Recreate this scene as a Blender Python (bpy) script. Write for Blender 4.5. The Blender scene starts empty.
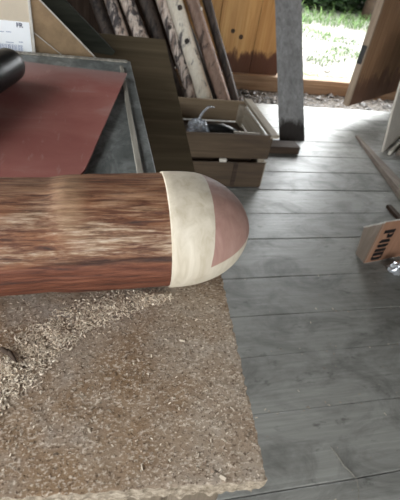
import bpy, bmesh, math, random
from mathutils import Vector, Matrix, noise
random.seed(7)
S = bpy.context.scene
COL = S.collection
PI = math.pi
R = math.radians

# ------------------------------------------------------------------ camera
F = 420.0
CAM = Vector((0, 0, 1.3))
def _axes():
    vx = Vector((1710, -37, F)); d = Vector((-90, 512, F)).normalized()
    vx = (vx - d * vx.dot(d)).normalized()
    up = -d; y = up.cross(vx)
    return vx, y, up
AX, AY, AZ = _axes()
def ray(px, py):
    r = Vector((px - 200, py - 250, F))
    return Vector((AX.dot(r), AY.dot(r), AZ.dot(r))).normalized()
def atz(px, py, z=0.0):            # point of a horizontal plane
    w = ray(px, py); return CAM + w * ((z - CAM.z) / w.z)
def aty(px, py, y):                # point of a plane facing the front
    w = ray(px, py); return CAM + w * (y / w.y)
cd = bpy.data.cameras.new('camera'); cam = bpy.data.objects.new('camera', cd); COL.objects.link(cam)
right = Vector((AX[0], AY[0], AZ[0])); down = Vector((AX[1], AY[1], AZ[1])); fwd = Vector((AX[2], AY[2], AZ[2]))
m = Matrix((right, -down, -fwd)).transposed().to_4x4(); m.translation = CAM
cam.matrix_world = m
cd.sensor_width = 36; cd.lens = F / 500 * 36; cd.clip_start = 0.01; cd.clip_end = 200
S.camera = cam
cd.dof.use_dof = True; cd.dof.focus_distance = 0.62; cd.dof.aperture_fstop = 11.0

# ------------------------------------------------------------------ helpers
class MB:
    def __init__(s): s.v = []; s.f = []; s.sm = []
    def add(s, vs, fs, smooth=False):
        o = len(s.v); s.v += [Vector(v) for v in vs]
        s.f += [tuple(i + o for i in f) for f in fs]; s.sm += [smooth] * len(fs); return s
    def box(s, a, b, rz=0, c=None, bev=0):
        a = Vector(a); b = Vector(b)
        return s.obox((a + b) / 2, (b - a) / 2, Matrix.Rotation(rz, 3, 'Z'))
    def obox(s, c, h, rot=None):
        rot = rot or Matrix.Identity(3); c = Vector(c)
        vs = [c + rot @ Vector((x * h[0], y * h[1], z * h[2])) for x in (-1, 1) for y in (-1, 1) for z in (-1, 1)]
        return s.add(vs, [(0, 1, 3, 2), (4, 6, 7, 5), (0, 4, 5, 1), (2, 3, 7, 6), (0, 2, 6, 4), (1, 5, 7, 3)])
    def beam(s, p, q, w, t, side=(0, 0, 1), w2=None, t2=None):   # rectangular bar from p to q, w across, t along `side`
        p = Vector(p); q = Vector(q); d = (q - p).normalized()
        n = Vector(side); n = (n - d * n.dot(d)).normalized(); a = d.cross(n)
        w2 = w if w2 is None else w2; t2 = t if t2 is None else t2
        vs = [c + a * (i * ww / 2) + n * (j * tt / 2) for c, ww, tt in ((p, w, t), (q, w2, t2)) for i, j in ((-1, -1), (1, -1), (1, 1), (-1, 1))]
        return s.add(vs, [(3, 2, 1, 0), (4, 5, 6, 7), (0, 1, 5, 4), (1, 2, 6, 5), (2, 3, 7, 6), (3, 0, 4, 7)])
    def prism(s, poly, off):       # polygon extruded by off
        n = len(poly); off = Vector(off); vs = [Vector(p) for p in poly]; vs += [p + off for p in vs]
        fs = [tuple(reversed(range(n))), tuple(range(n, 2 * n))] + [(i, (i + 1) % n, n + (i + 1) % n, n + i) for i in range(n)]
        return s.add(vs, fs)
    def tube(s, pts, rad, seg=12, caps=True, wob=0.0, seed=0):
        pts = [Vector(p) for p in pts]; n = len(pts)
        rad = rad if isinstance(rad, (list, tuple)) else [rad] * n
        vs = []; ref = None
        for i, p in enumerate(pts):
            d = (pts[min(i + 1, n - 1)] - pts[max(i - 1, 0)]).normalized()
            if ref is None:
                ref = Vector((0, 0, 1)) if abs(d.z) < .9 else Vector((1, 0, 0))
            u = (ref - d * ref.dot(d)).normalized(); ref = u; w = d.cross(u)
            for k in range(seg):
                a = 2 * PI * k / seg
                rr = rad[i] * (1 + wob * noise.noise(Vector((math.cos(a) * 1.5, math.sin(a) * 1.5, p.length * 9 + seed * 17))))
                vs.append(p + u * math.cos(a) * rr + w * math.sin(a) * rr)
        fs = [(i * seg + k, i * seg + (k + 1) % seg, (i + 1) * seg + (k + 1) % seg, (i + 1) * seg + k) for i in range(n - 1) for k in range(seg)]
        s.add(vs, fs, True)
        if caps:
            o = len(s.v) - len(vs)
            s.f += [tuple(o + k for k in reversed(range(seg))), tuple(o + (n - 1) * seg + k for k in range(seg))]; s.sm += [False, False]
        return s
    def build(s, name, mat, parent=None, bev=0, origin=None, seg=2, rough=0, rseed=0):
        if rough:
            s.v = [v + noise.noise_vector(v * 23 + Vector((rseed, 0, 0))) * rough for v in s.v]
        me = bpy.data.meshes.new(name)
        if parent is not None:
            o0 = parent['_o'].to_list() if hasattr(parent['_o'], 'to_list') else list(parent['_o'])
        elif origin is not None: o0 = list(origin)
        else:
            xs = [v.x for v in s.v]; ys = [v.y for v in s.v]
            o0 = [(min(xs) + max(xs)) / 2, (min(ys) + max(ys)) / 2, min(v.z for v in s.v)]
        o0 = Vector(o0)
        me.from_pydata([tuple(v - o0) for v in s.v], [], s.f)
        me.polygons.foreach_set('use_smooth', s.sm)
        me.update()
        bm = bmesh.new(); bm.from_mesh(me); bmesh.ops.recalc_face_normals(bm, faces=bm.faces); bm.to_mesh(me); bm.free()
        ob = bpy.data.objects.new(name, me); COL.objects.link(ob)
        if mat: me.materials.append(mat)
        if parent is not None: ob.parent = parent
        else: ob.location = o0
        ob['_o'] = list(o0)
        if bev:
            bv = ob.modifiers.new('bevel', 'BEVEL'); bv.width = bev; bv.segments = seg; bv.limit_method = 'ANGLE'
        return ob

def tag(o, label=None, cat=None, group=None, kind=None):
    if label: o['label'] = label
    if cat: o['category'] = cat
    if group: o['group'] = group
    if kind: o['kind'] = kind
    return o
def empty(name, loc, label, cat, group=None):
    o = bpy.data.objects.new(name, None); COL.objects.link(o); o.location = loc; o['_o'] = list(loc); o.empty_display_size = .05
    return tag(o, label, cat, group)
def struct(o): o['kind'] = 'structure'; return o

# ------------------------------------------------------------------ materials
class NT:
    def __init__(s, name):
        s.m = bpy.data.materials.new(name); s.m.use_nodes = True; s.t = s.m.node_tree
        s.b = s.t.nodes['Principled BSDF']; s.tc = s.t.nodes.new('ShaderNodeTexCoord')
    def n(s, kind, **kw):
        x = s.t.nodes.new(kind)
        for k, v in kw.items():
            if k in x.inputs: x.inputs[k].default_value = v
            else: setattr(x, k, v)
        return x
    def l(s, a, b): s.t.links.new(a, b)
    def coord(s, scale=(1, 1, 1), rot=(0, 0, 0), loc=(0, 0, 0)):
        mp = s.n('ShaderNodeMapping'); mp.inputs['Scale'].default_value = scale
        mp.inputs['Rotation'].default_value = rot; mp.inputs['Location'].default_value = loc
        s.l(s.tc.outputs['Object'], mp.inputs['Vector']); return mp.outputs[0]
    def noise(s, vec, scale=5, detail=6, rough=.6, dist=0):
        x = s.n('ShaderNodeTexNoise'); x.inputs['Scale'].default_value = scale; x.inputs['Detail'].default_value = detail
        x.inputs['Roughness'].default_value = rough; x.inputs['Distortion'].default_value = dist
        s.l(vec, x.inputs['Vector']); return x.outputs['Fac']
    def ramp(s, fac, stops):
        r = s.n('ShaderNodeValToRGB'); e = r.color_ramp.elements
        while len(e) < len(stops): e.new(.5)
        for x, (p, c) in zip(e, stops):
            x.position = p; x.color = (c, c, c, 1) if isinstance(c, (int, float)) else (*c, 1)
        s.l(fac, r.inputs[0]); return r.outputs[0]
    def mix(s, fac, a, b, mode='MIX'):
        x = s.n('ShaderNodeMix', data_type='RGBA', blend_type=mode)
        for v, i in ((fac, 0), (a, 6), (b, 7)):
            if isinstance(v, (int, float)): x.inputs[i].default_value = v
            elif isinstance(v, tuple): x.inputs[i].default_value = (*v, 1)
            else: s.l(v, x.inputs[i])
        return x.outputs[2]
    def math(s, op, a, b=None):
        x = s.n('ShaderNodeMath', operation=op)
        for v, i in ((a, 0), (b, 1)):
            if v is None: continue
            if isinstance(v, (int, float)): x.inputs[i].default_value = v
            else: s.l(v, x.inputs[i])
        return x.outputs[0]
    def sep(s, vec):
        x = s.n('ShaderNodeSeparateXYZ'); s.l(vec, x.inputs[0]); return x.outputs
    def bump(s, h, strength=.3, dist=.01):
        x = s.n('ShaderNodeBump'); x.inputs['Strength'].default_value = strength; x.inputs['Distance'].default_value = dist
        s.l(h, x.inputs['Height']); s.l(x.outputs[0], s.b.inputs['Normal'])
    def island(s):
        return s.n('ShaderNodeNewGeometry').outputs['Random Per Island']
    def out(s, col=None, rough=.7, spec=.4):
        if col is not None:
            if isinstance(col, tuple): s.b.inputs['Base Color'].default_value = (*col, 1)
            else: s.l(col, s.b.inputs['Base Color'])
        if isinstance(rough, (int, float)): s.b.inputs['Roughness'].default_value = rough
        else: s.l(rough, s.b.inputs['Roughness'])
        s.b.inputs['Specular IOR Level'].default_value = spec
        return s.m

def wood(name, dark, mid, light, axis='x', fine=60, rough=.7, bump=.25, blot=.35, spec=.35, rot=(0, 0, 0), blotcol=None, island=0.0):
    t = NT(name); k = {'x': 0, 'y': 1, 'z': 2}[axis]
    sc = [fine, fine, fine]; sc[k] = fine * .045
    sc2 = [9, 9, 9]; sc2[k] = 1.6
    g = t.noise(t.coord(tuple(sc), rot), 1, 5, .65, .6)
    b = t.noise(t.coord(tuple(sc2), rot), 1, 4, .6, .8)
    c = t.ramp(g, [(.28, dark), (.5, mid), (.72, light)])
    c = t.mix(t.ramp(b, [(.4, 0), (.7, blot)]), c, blotcol or tuple(x * .45 for x in dark))
    if island:
        i = t.island(); c = t.mix(island, c, t.ramp(i, [(0, .25), (1, .8)]), 'SOFT_LIGHT')
    t.bump(g, bump, .004)
    return t.out(c, rough, spec)
def plain(name, col, rough=.6, spec=.4, var=.25, scale=40, bump=.1):
    t = NT(name); n = t.noise(t.coord(), scale, 4)
    c = t.mix(t.ramp(n, [(.35, 0), (.7, 1)]), col, tuple(x * (1 - var) for x in col)); t.bump(n, bump, .002)
    return t.out(c, rough, spec)

# floor boards
t = NT('weathered_floor')
g = t.noise(t.coord((3.5, 60, 20)), 1, 6, .7, .8); b = t.noise(t.coord((2.2, 3.6, 1)), 1.6, 6, .7, .8)
d = t.noise(t.coord((9, 16, 9)), 1, 5, .7)
c = t.ramp(g, [(.25, (.20, .198, .178)), (.55, (.28, .277, .252)), (.8, (.35, .346, .317))])
c = t.mix(t.ramp(b, [(.45, 0), (.66, .8)]), c, (.105, .102, .092))
c = t.mix(t.ramp(d, [(.60, 0), (.70, .7)]), c, (.06, .058, .052))
c = t.mix(t.ramp(d, [(.24, .35), (.36, 0)]), c, (.36, .36, .34))
c = t.mix(.55, c, t.ramp(t.island(), [(0, .34), (1, .66)]), 'SOFT_LIGHT')
t.bump(g, .22, .004)
M_floor = t.out(c, t.ramp(b, [(.3, .42), (.7, .56)]), .5)

t = NT('worn_chipboard')
co = t.coord()
n1 = t.noise(co, 7, 5, .6, .5); n2 = t.noise(co, 250, 3, .7); n3 = t.noise(co, 60, 4, .7)
n4 = t.noise(t.coord((1, 1, 1), loc=(3, 5, 1)), 4.5, 5, .65)
fl = t.noise(t.coord((230, 380, 230)), 1, 3, .7)
c = t.ramp(n1, [(.3, (.31, .21, .135)), (.47, (.375, .295, .22)), (.62, (.43, .38, .325)), (.75, (.48, .445, .405))])
c = t.mix(t.ramp(n4, [(.47, 0), (.62, .85)]), c, (.27, .165, .085))
c = t.mix(t.ramp(n3, [(.52, 0), (.72, .5)]), c, (.17, .105, .065))
c = t.mix(t.ramp(fl, [(.54, 0), (.62, .85)]), c, (.68, .58, .47))
c = t.mix(t.ramp(n2, [(.55, 0), (.64, .85)]), c, (.10, .062, .038))
t.bump(t.mix(.5, n2, fl), .35, .002)
M_chip = t.out(c, .85, .25)
t = NT('raw_chipboard_edge')
co = t.coord(); n2 = t.noise(co, 130, 4, .75); n3 = t.noise(t.coord((30, 30, 140)), 1, 4, .7)
c = t.ramp(n2, [(.3, (.10, .075, .05)), (.5, (.28, .225, .165)), (.7, (.47, .40, .315))])
t.bump(n3, .8, .006)
M_chipedge = t.out(c, .9, .2)

M_bench_leg = wood('rough_leg_wood', (.10, .075, .05), (.17, .13, .09), (.24, .19, .14), 'z')

# red weathered log
t = NT('peeled_red_wood')
co = t.coord((15, 150, 150)); g = t.noise(co, 1, 7, .72, .35)
g2 = t.noise(t.coord((26, 300, 300)), 1, 4, .75); big = t.noise(t.coord((7, 22, 22), loc=(1.7, .2, .4)), 1, 4, .6, .3)
xyz = t.sep(t.tc.outputs['Object'])
zf = t.math('DIVIDE', xyz[2], .075)                       # height on the trunk
yf = t.math('DIVIDE', xyz[1], .075)
base = t.ramp(g, [(.30, (.022, .010, .007)), (.43, (.10, .036, .017)), (.55, (.21, .088, .040)), (.70, (.34, .185, .095))])
white = t.ramp(g2, [(.36, (.05, .024, .014)), (.46, (.20, .12, .07)), (.57, (.40, .29, .20)), (.70, (.58, .49, .39))])
mk = t.math('MULTIPLY', t.ramp(t.math('ADD', zf, t.math('MULTIPLY', t.math('SUBTRACT', g2, .5), .5)), [(.12, 0), (.36, 1), (.78, .9), (.97, .25)]), t.ramp(t.math('ADD', big, t.math('MULTIPLY', t.math('SUBTRACT', g, .5), 1.0)), [(.43, 0), (.60, .9)]))
c = t.mix(mk, base, white)
redc = t.ramp(g, [(.32, (.03, .011, .007)), (.48, (.11, .034, .017)), (.70, (.21, .078, .042))])
lw = t.ramp(t.math('ADD', zf, t.math('MULTIPLY', big, .25)), [(.2, 1), (.36, 0)])
c = t.mix(lw, c, redc)
crack = t.ramp(t.math('ABSOLUTE', t.math('SUBTRACT', t.math('ADD', zf, t.math('MULTIPLY', big, .3)), .34)), [(.0, 1), (.07, 0)])
crack = t.math('MULTIPLY', crack, t.ramp(t.math('ADD', xyz[0], 0), [(.24, 0), (.27, 1)]))
c = t.mix(t.math('MULTIPLY', crack, .85), c, (.03, .012, .008))
# tan knot
kn = t.n('ShaderNodeVectorMath', operation='DISTANCE'); t.l(t.coord((1, .35, .35)), kn.inputs[0]); kn.inputs[1].default_value = (.278, -.02 * .35, .07 * .35)
kf = t.ramp(t.math('ADD', kn.outputs['Value'], t.math('MULTIPLY', g, .03)), [(.022, .85), (.040, 0)])
c = t.mix(t.math('MULTIPLY', kf, .8), c, t.ramp(g, [(.35, (.17, .085, .045)), (.6, (.38, .24, .14))]))
t.bump(t.mix(.35, g, g2), .7, .004)
M_log = t.out(c, .62, .35)

M_pale = wood('pale_sanded_wood', (.43, .365, .27), (.53, .465, .365), (.61, .545, .445), 'z', fine=70, rough=.6, bump=.06, blot=.12, blotcol=(.55, .45, .33))
M_pink = wood('pink_sanded_wood', (.28, .155, .125), (.36, .21, .172), (.44, .275, .23), 'z', fine=55, rough=.55, bump=.06, blot=.45, blotcol=(.27, .17, .135))

# grey painted table
t = NT('worn_grey_paint')
n1 = t.noise(t.coord((20, 11, 9)), 1, 6, .7, .8); n2 = t.noise(t.coord(), 45, 4, .7)
c = t.ramp(n1, [(.3, (.055, .06, .058)), (.48, (.13, .14, .135)), (.66, (.25, .265, .255))])
c = t.mix(t.ramp(n2, [(.55, 0), (.7, .6)]), c, (.06, .065, .06))
t.bump(n1, .2, .003)
M_grey = t.out(c, .5, .4)
M_rim = wood('worn_rim_wood', (.13, .115, .09), (.27, .25, .21), (.45, .42, .36), 'y', fine=70)
t = NT('dusty_red_sheet')
n1 = t.noise(t.coord((3, 5, 3)), 1.6, 5, .6, .5); n2 = t.noise(t.coord((60, 14, 10)), 1, 4, .7)
c = t.ramp(n1, [(.3, (.25, .075, .062)), (.55, (.31, .115, .095)), (.75, (.36, .20, .175))])
yy = t.sep(t.tc.outputs['Object'])
c = t.mix(t.ramp(t.math('ADD', yy[1], t.math('MULTIPLY', n1, .25)), [(.22, 0), (.46, .8)]), c, (.20, .185, .175))   # dust along the far edge
c = t.mix(t.ramp(n2, [(.6, 0), (.74, .45)]), c, (.40, .27, .24))
t.bump(n2, .1, .002)
M_red = t.out(c, .62, .35)
M_black = plain('black_rubber', (.012, .013, .013), .38, .5, .3, 30)
M_card = plain('brown_cardboard', (.35, .24, .14), .85, .2, .35, 22, .05)
M_cardface = plain('tan_cardboard', (.58, .50, .39), .8, .2, .08, 14, .03)
M_paper = plain('white_paper', (.86, .88, .90), .6, .3, .02)
M_ink = plain('grey_ink', (.10, .10, .15), .7, .2, .1)
M_ink2 = plain('pale_blue_ink', (.42, .46, .58), .7, .2, .1)
M_black_ink = plain('black_ink', (.012, .010, .010), .7, .2, .1)
M_ply = wood('dark_plywood', (.07, .052, .03), (.10, .076, .045), (.14, .107, .066), 'x', fine=26, rough=.75, bump=.1, blot=.6, spec=.2, blotcol=(.05, .03, .018))
M_darkplank = wood('dark_green_plank', (.022, .024, .018), (.038, .04, .03), (.055, .056, .042), 'x', fine=40, rough=.85, spec=.15)
M_wall = wood('dark_barn_boards', (.022, .015, .012), (.045, .03, .022), (.075, .052, .038), 'z', fine=34, rough=.9, spec=.15, island=.3)
M_orange = None
def door_mat(name, cols, stain_z, stain, stain_amt, stretch=7):
    t = NT(name)
    g = t.noise(t.coord((30, 30, 1.3)), 1, 5, .65, .5); b = t.noise(t.coord((4, 4, .9)), 1, 4, .6, .5)
    c = t.ramp(g, [(.28, cols[0]), (.52, cols[1]), (.75, cols[2])])
    c = t.mix(t.ramp(b, [(.42, 0), (.75, .5)]), c, tuple(x * .55 for x in cols[0]))
    z = t.sep(t.tc.outputs['Object'])[2]
    e = t.noise(t.coord((stretch, stretch, 3)), 1, 5, .75, .3)
    h = t.math('SUBTRACT', z, t.math('MULTIPLY', t.math('SUBTRACT', e, .42), stain_z * 2.6))
    c = t.mix(t.ramp(h, [(stain_z * .55, stain_amt), (stain_z * .75, stain_amt * .8), (stain_z * 1.0, 0)]), c, stain)
    c = t.mix(.35, c, t.ramp(t.island(), [(0, .38), (1, .62)]), 'SOFT_LIGHT')
    t.bump(g, .2, .004)
    return t.out(c, .6, .3)
M_orange = door_mat('orange_pine_boards', [(.40, .215, .08), (.55, .335, .135), (.64, .43, .19)], .17, (.075, .03, .022), .95)
M_brown = door_mat('stained_brown_boards', [(.24, .13, .068), (.35, .20, .11), (.45, .28, .165)], .22, (.09, .035, .024), .75, 9)
M_dooredge = wood('pale_sawn_edge', (.30, .22, .16), (.38, .29, .21), (.46, .36, .28), 'z', fine=60)
M_beam = wood('sill_beam_wood', (.19, .125, .075), (.28, .195, .125), (.37, .275, .185), 'x', fine=45, rough=.75)
M_post = wood('grey_weathered_board', (.15, .155, .16), (.24, .245, .255), (.33, .335, .345), 'z', fine=48, rough=.75, bump=.2, blot=.3, blotcol=(.13, .12, .115))
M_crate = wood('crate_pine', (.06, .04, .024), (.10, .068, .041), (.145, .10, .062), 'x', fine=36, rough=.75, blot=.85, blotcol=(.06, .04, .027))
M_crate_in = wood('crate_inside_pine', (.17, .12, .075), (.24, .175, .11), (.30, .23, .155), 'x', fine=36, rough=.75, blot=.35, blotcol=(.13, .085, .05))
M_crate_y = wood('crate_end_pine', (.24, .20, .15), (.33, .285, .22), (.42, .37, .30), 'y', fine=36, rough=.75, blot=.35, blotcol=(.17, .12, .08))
M_darkwood = wood('dark_brown_offcut', (.035, .022, .015), (.065, .042, .028), (.10, .066, .045), 'x', fine=45, rough=.8)
def pole_mat(name, light, mid, dark, amt):
    t = NT(name); g = t.noise(t.coord((22, 22, 8)), 1, 5, .65, .6); f = t.noise(t.coord((120, 120, 9)), 1, 4, .7)
    c = t.ramp(f, [(.3, mid), (.6, light)])
    c = t.mix(t.ramp(g, [(amt, 0), (amt + .09, .93)]), c, dark)
    v = t.noise(t.coord((16, 16, 5), loc=(4, 2, 7)), 1, 3, .6)
    c = t.mix(t.ramp(v, [(.52, 0), (.66, .6)]), c, mid)
    t.bump(g, .4, .006); return t.out(c, .65, .35)
M_pole_w = pole_mat('peeled_pole_pale', (.80, .74, .63), (.62, .54, .43), (.06, .05, .065), .56)
M_pole_m = pole_mat('peeled_pole_mixed', (.72, .63, .55), (.40, .28, .22), (.03, .026, .033), .46)
M_pole_b = pole_mat('barked_pole_brown', (.30, .205, .16), (.19, .12, .09), (.05, .032, .026), .54)
M_pole_d = pole_mat('barked_pole_dark', (.075, .055, .045), (.04, .03, .025), (.015, .012, .011), .5)
t = NT('pale_gravel')
co = t.coord(); v = t.n('ShaderNodeTexVoronoi'); v.inputs['Scale'].default_value = 22; t.l(co, v.inputs['Vector'])
n1 = t.noise(co, 1.1, 5, .65); n2 = t.noise(co, 30, 4, .7)
c = t.mix(.6, t.ramp(n2, [(.3, (.14, .133, .12)), (.7, (.29, .28, .26))]), t.ramp(v.outputs['Color'], [(0, .2), (1, .75)]), 'OVERLAY')
c = t.mix(t.ramp(n1, [(.5, 0), (.68, .7)]), c, (.20, .28, .10))
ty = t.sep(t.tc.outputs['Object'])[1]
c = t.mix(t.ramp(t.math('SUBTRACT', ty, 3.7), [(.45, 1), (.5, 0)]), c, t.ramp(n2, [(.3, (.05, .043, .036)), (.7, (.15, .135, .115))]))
t.bump(v.outputs['Distance'], .5, .02); M_gravel = t.out(c, .9, .2)
def leaf_mat(name, a, b):
    t = NT(name); c = t.ramp(t.island(), [(0, a), (1, b)])
    t.out(c, .5, .4); t.b.inputs['Transmission Weight'].default_value = 0
    return t.m
M_grass = leaf_mat('green_grass', (.03, .075, .014), (.115, .20, .05))
M_leaf = leaf_mat('dark_leaves', (.006, .016, .004), (.022, .05, .013))
M_stone = leaf_mat('grey_stones', (.15, .14, .13), (.50, .48, .45))
M_chips = leaf_mat('pale_wood_shavings', (.50, .39, .28), (.86, .76, .62))
M_dust = leaf_mat('mixed_wood_dust', (.16, .10, .06), (.75, .65, .52))
t = NT('clear_plastic_film'); t.out((.80, .84, .90), .18, .5); t.b.inputs['Transmission Weight'].default_value = .75; t.b.inputs['IOR'].default_value = 1.25; M_film = t.m
t = NT('crumpled_foil'); t.out((.62, .64, .67), .32, .5); t.b.inputs['Metallic'].default_value = .7; M_foil = t.m
M_paleboard = wood('pale_board', (.55, .50, .43), (.66, .61, .53), (.74, .69, .61), 'z', fine=40, rough=.7, bump=.08, blot=.15, blotcol=(.4, .35, .28))
M_greystick = wood('grey_stick_wood', (.13, .10, .08), (.21, .17, .14), (.30, .26, .22), 'y', fine=60, rough=.75)
M_cartonf = wood('orange_brown_carton', (.22, .112, .066), (.27, .142, .087), (.32, .175, .11), 'z', fine=50, rough=.8, bump=.03, blot=.35, spec=.25, blotcol=(.24, .14, .09))
M_cartons = wood('grey_brown_carton_side', (.20, .16, .125), (.245, .195, .155), (.29, .235, .19), 'z', fine=50, rough=.75, bump=.03, blot=.15, spec=.3)
M_cartoncut = plain('cut_carton_edge', (.58, .55, .50), .85, .2)
M_metal = plain('dark_iron', (.05, .05, .05), .5, .5)

# ------------------------------------------------------------------ setting
seams = [3.57, 3.315, 3.063, 2.816, 2.564, 2.329, 2.099, 1.846, 1.613, 1.322, 1.093, .895, .662, .419, .17, -.08, -.33, -.58, -.83, -1.08, -1.33, -1.58, -1.83, -2.08, -2.33, -2.58, -2.83]
mb = MB(); rf = random.Random(3)
for a, b in zip(seams, seams[1:]):
    x = -2.0 - rf.random()
    joints = [x] + ([rf.choice((-.4, 3.6, 4.1))]) + [5.2]
    joints = [max(-2, j) for j in joints]
    for x0, x1 in zip(joints, joints[1:]):
        dz = rf.uniform(-.003, .0); g = rf.uniform(.0012, .0035)
        n = 24; vs = []; fs = []
        for i in range(n + 1):
            xx = x0 + .001 + (x1 - x0 - .002) * i / n
            w0 = .006 * noise.noise(Vector((xx * 2, b * 7, 0))); w1 = .006 * noise.noise(Vector((xx * 2, a * 7, 0)))
            zz = dz + .0015 * noise.noise(Vector((xx * 3, a, 2)))
            vs += [(xx, b + g / 2 + w0, -.04), (xx, b + g / 2 + w0, zz - .0018), (xx, b + g / 2 + w0 + .004, zz), (xx, a - g / 2 + w1 - .004, zz), (xx, a - g / 2 + w1, zz - .0018), (xx, a - g / 2 + w1, -.04)]
        for i in range(n):
            o = i * 6
            for k in range(6): fs.append((o + k, o + (k + 1) % 6, o + 6 + (k + 1) % 6, o + 6 + k))
        fs += [tuple(range(5, -1, -1)), tuple(n * 6 + k for k in range(6))]
        mb.add(vs, fs)
struct(mb.build('floor', M_floor, origin=(0, 0, 0)))

def gz(x, y):
    if y < 4.16: z = -.07
    elif y < 4.4: z = -.07 + (y - 4.16) / .24 * .13
    else: z = .06 + max(0, y - 7.6) * .13
    return z + .025 * noise.noise(Vector((x * 1.3, y * 1.3, 0))) + .008 * noise.noise(Vector((x * 7, y * 7, 3)))
mb = MB(); xs = [-6 + i * .3 for i in range(90)]; ys = [-5, -2, 1, 3, 3.4] + [3.5 + i * .08 for i in range(20)] + [5.1 + i * .3 for i in range(50)]
vs = [(x, y, gz(x, y)) for y in ys for x in xs]; nx = len(xs)
mb.add(vs, [(j * nx + i, j * nx + i + 1, (j + 1) * nx + i + 1, (j + 1) * nx + i) for j in range(len(ys) - 1) for i in range(nx - 1)], True)
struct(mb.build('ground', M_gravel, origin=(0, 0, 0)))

def boards(x0, x1, z0, z1, y0, y1, w=.25, axis='x', seed=1):
    r = random.Random(seed); mb = MB(); x = x0
    while x < x1 - .01:
        xe = min(x + w * r.uniform(.8, 1.2), x1)
        if axis == 'x': mb.box((x + .002, y0 + r.uniform(0, .006), z0), (xe - .002, y1, z1))
        else: mb.box((y0 + r.uniform(0, .006), x + .002, z0), (y1, xe - .002, z1))
        x = xe
    return mb
mb = boards(-2, .753, -.03, 2.55, 4.13, 4.19)
mb.v += []; b2 = boards(3.56, 5.2, -.03, 2.55, 4.13, 4.19, seed=4); mb.add(b2.v, b2.f)
b3 = boards(.74, 3.56, 2.02, 2.55, 4.13, 4.19, seed=5); mb.add(b3.v, b3.f)
mb.box((-2, 4.19, -.03), (.753, 4.2, 2.55)).box((3.56, 4.19, -.03), (5.2, 4.2, 2.55))
struct(mb.build('wall_back', M_wall))
wl = boards(-2.8, -1.7, -.03, 2.55, -2.06, -2.0, axis='y', seed=6)
for args in ((2.1, 4.12, -.03, 2.55), (-1.7, 2.1, -.03, .95), (-1.7, 2.1, 2.45, 2.55)):
    b_ = boards(*args, -2.06, -2.0, axis='y', seed=8); wl.add(b_.v, b_.f)
wl.box((-2.075, -2.8, -.03), (-2.065, -1.7, 2.55)).box((-2.075, 2.1, -.03), (-2.065, 4.12, 2.55))
struct(wl.build('wall_left', M_wall))
mb = MB().box((-2.08, -1.74, .90), (-1.98, 2.14, .95)).box((-2.08, -1.74, 2.44), (-1.98, 2.14, 2.48)).box((-2.08, -1.74, .95), (-1.98, -1.7, 2.44)).box((-2.08, 2.1, .95), (-1.98, 2.14, 2.44)).box((-2.05, .18, .95), (-2.01, .22, 2.44))
struct(mb.build('window_1', M_wall))
struct(boards(-2.8, 4.12, -.03, 2.55, 5.22, 5.28, axis='y', seed=7).build('wall_right', M_wall))
wf = boards(-2.0, -1.5, -.03, 2.55, -2.86, -2.8, seed=9)  # front wall parted by an unseen opening, added to let light in
for args in ((1.6, 5.22, -.03, 2.55), (-1.5, 1.6, 2.3, 2.55)):
    b_ = boards(*args, -2.86, -2.8, seed=10); wf.add(b_.v, b_.f)
struct(wf.build('wall_front', M_wall))
mb = MB()
for i in range(28): mb.box((-2.1, -2.83 + i * .252, 2.56), (5.3, -2.83 + i * .252 + .248, 2.60))
struct(mb.build('ceiling', M_wall))
# sill beam under wall and doorway
mb = MB(); n = 60
ring = []
for i in range(n + 1):
    x = -2 + 7.2 * i / n; e = lambda s: .008 * noise.noise(Vector((x * 2.3, s, 1)))
    ring.append([(x, 4.10 + e(1), -.075), (x, 4.10 + e(2), .070 + .003 * x + e(3) * .5), (x, 4.125 + e(2), .078 + .003 * x + e(3) * .5), (x, 4.225, .074 + .003 * x + e(4) * .5), (x, 4.225, -.075)])
vs = [p for r_ in ring for p in r_]
fs = [(i * 5 + k, i * 5 + (k + 1) % 5, i * 5 + 5 + (k + 1) % 5, i * 5 + 5 + k) for i in range(n) for k in range(5)] + [(4, 3, 2, 1, 0), tuple(n * 5 + k for k in range(5))]
mb.add(vs, fs)
struct(mb.build('trim_1', M_beam))
# closed leaf of orange boards
d1 = empty('door_1', (1.28, 4.14, .085), None, None); struct(d1)
mb = MB()
for a, b in ((.755, 1.125), (1.13, 1.497), (1.502, 1.80)): mb.box((a, 4.135, .085), (b, 4.165, 2.018))
mb.box((.757, 4.1655, .087), (1.798, 4.176, 2.016))
mb.build('board_panel', M_orange, d1, bev=.003)
mb = MB()
for (px, py, s) in ((233, 31, .020), (241, 37, .022)):
    p = aty(px, py, 4.135); mb.tube([(p.x, 4.1335, p.z), (p.x, 4.145, p.z)], s, 14)
mb.build('knot', M_darkwood, d1)
# open leaf on the right
pb = atz(349, 106, .13); pe = atz(400, 90, .13); dd = (pe - pb); dd.z = 0; dd.normalize()
wd = 1.42
d2 = empty('door_2', (pb.x, pb.y, .13), None, None); struct(d2)
nrm = Vector((-dd.y, dd.x, 0))                      # away from viewer
mb = MB(); zt = 1.95
lean = Vector((-.05, 0, 0))
for k in range(6):
    a = pb + dd * (wd * k / 6 + (.002 if k else 0)); b = pb + dd * (wd * (k + 1) / 6 - .002)
    a2 = a + lean * 1; b2 = b + lean
    th = nrm * .028
    mb.add([a, b, b + th, a + th, a2 + Vector((0, 0, zt)), b2 + Vector((0, 0, zt)), b2 + th + Vector((0, 0, zt)), a2 + th + Vector((0, 0, zt))],
           [(3, 2, 1, 0), (4, 5, 6, 7), (0, 1, 5, 4), (1, 2, 6, 5), (2, 3, 7, 6), (3, 0, 4, 7)])
mb.build('board_panel', M_brown, d2)
mb = MB(); e = pb - dd * .005
q = [e - nrm * .004, e + dd * .0 + nrm * 0.05 - dd * .0, e + nrm * .05 - dd * .022, e - dd * .022 - nrm * .004]
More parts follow.
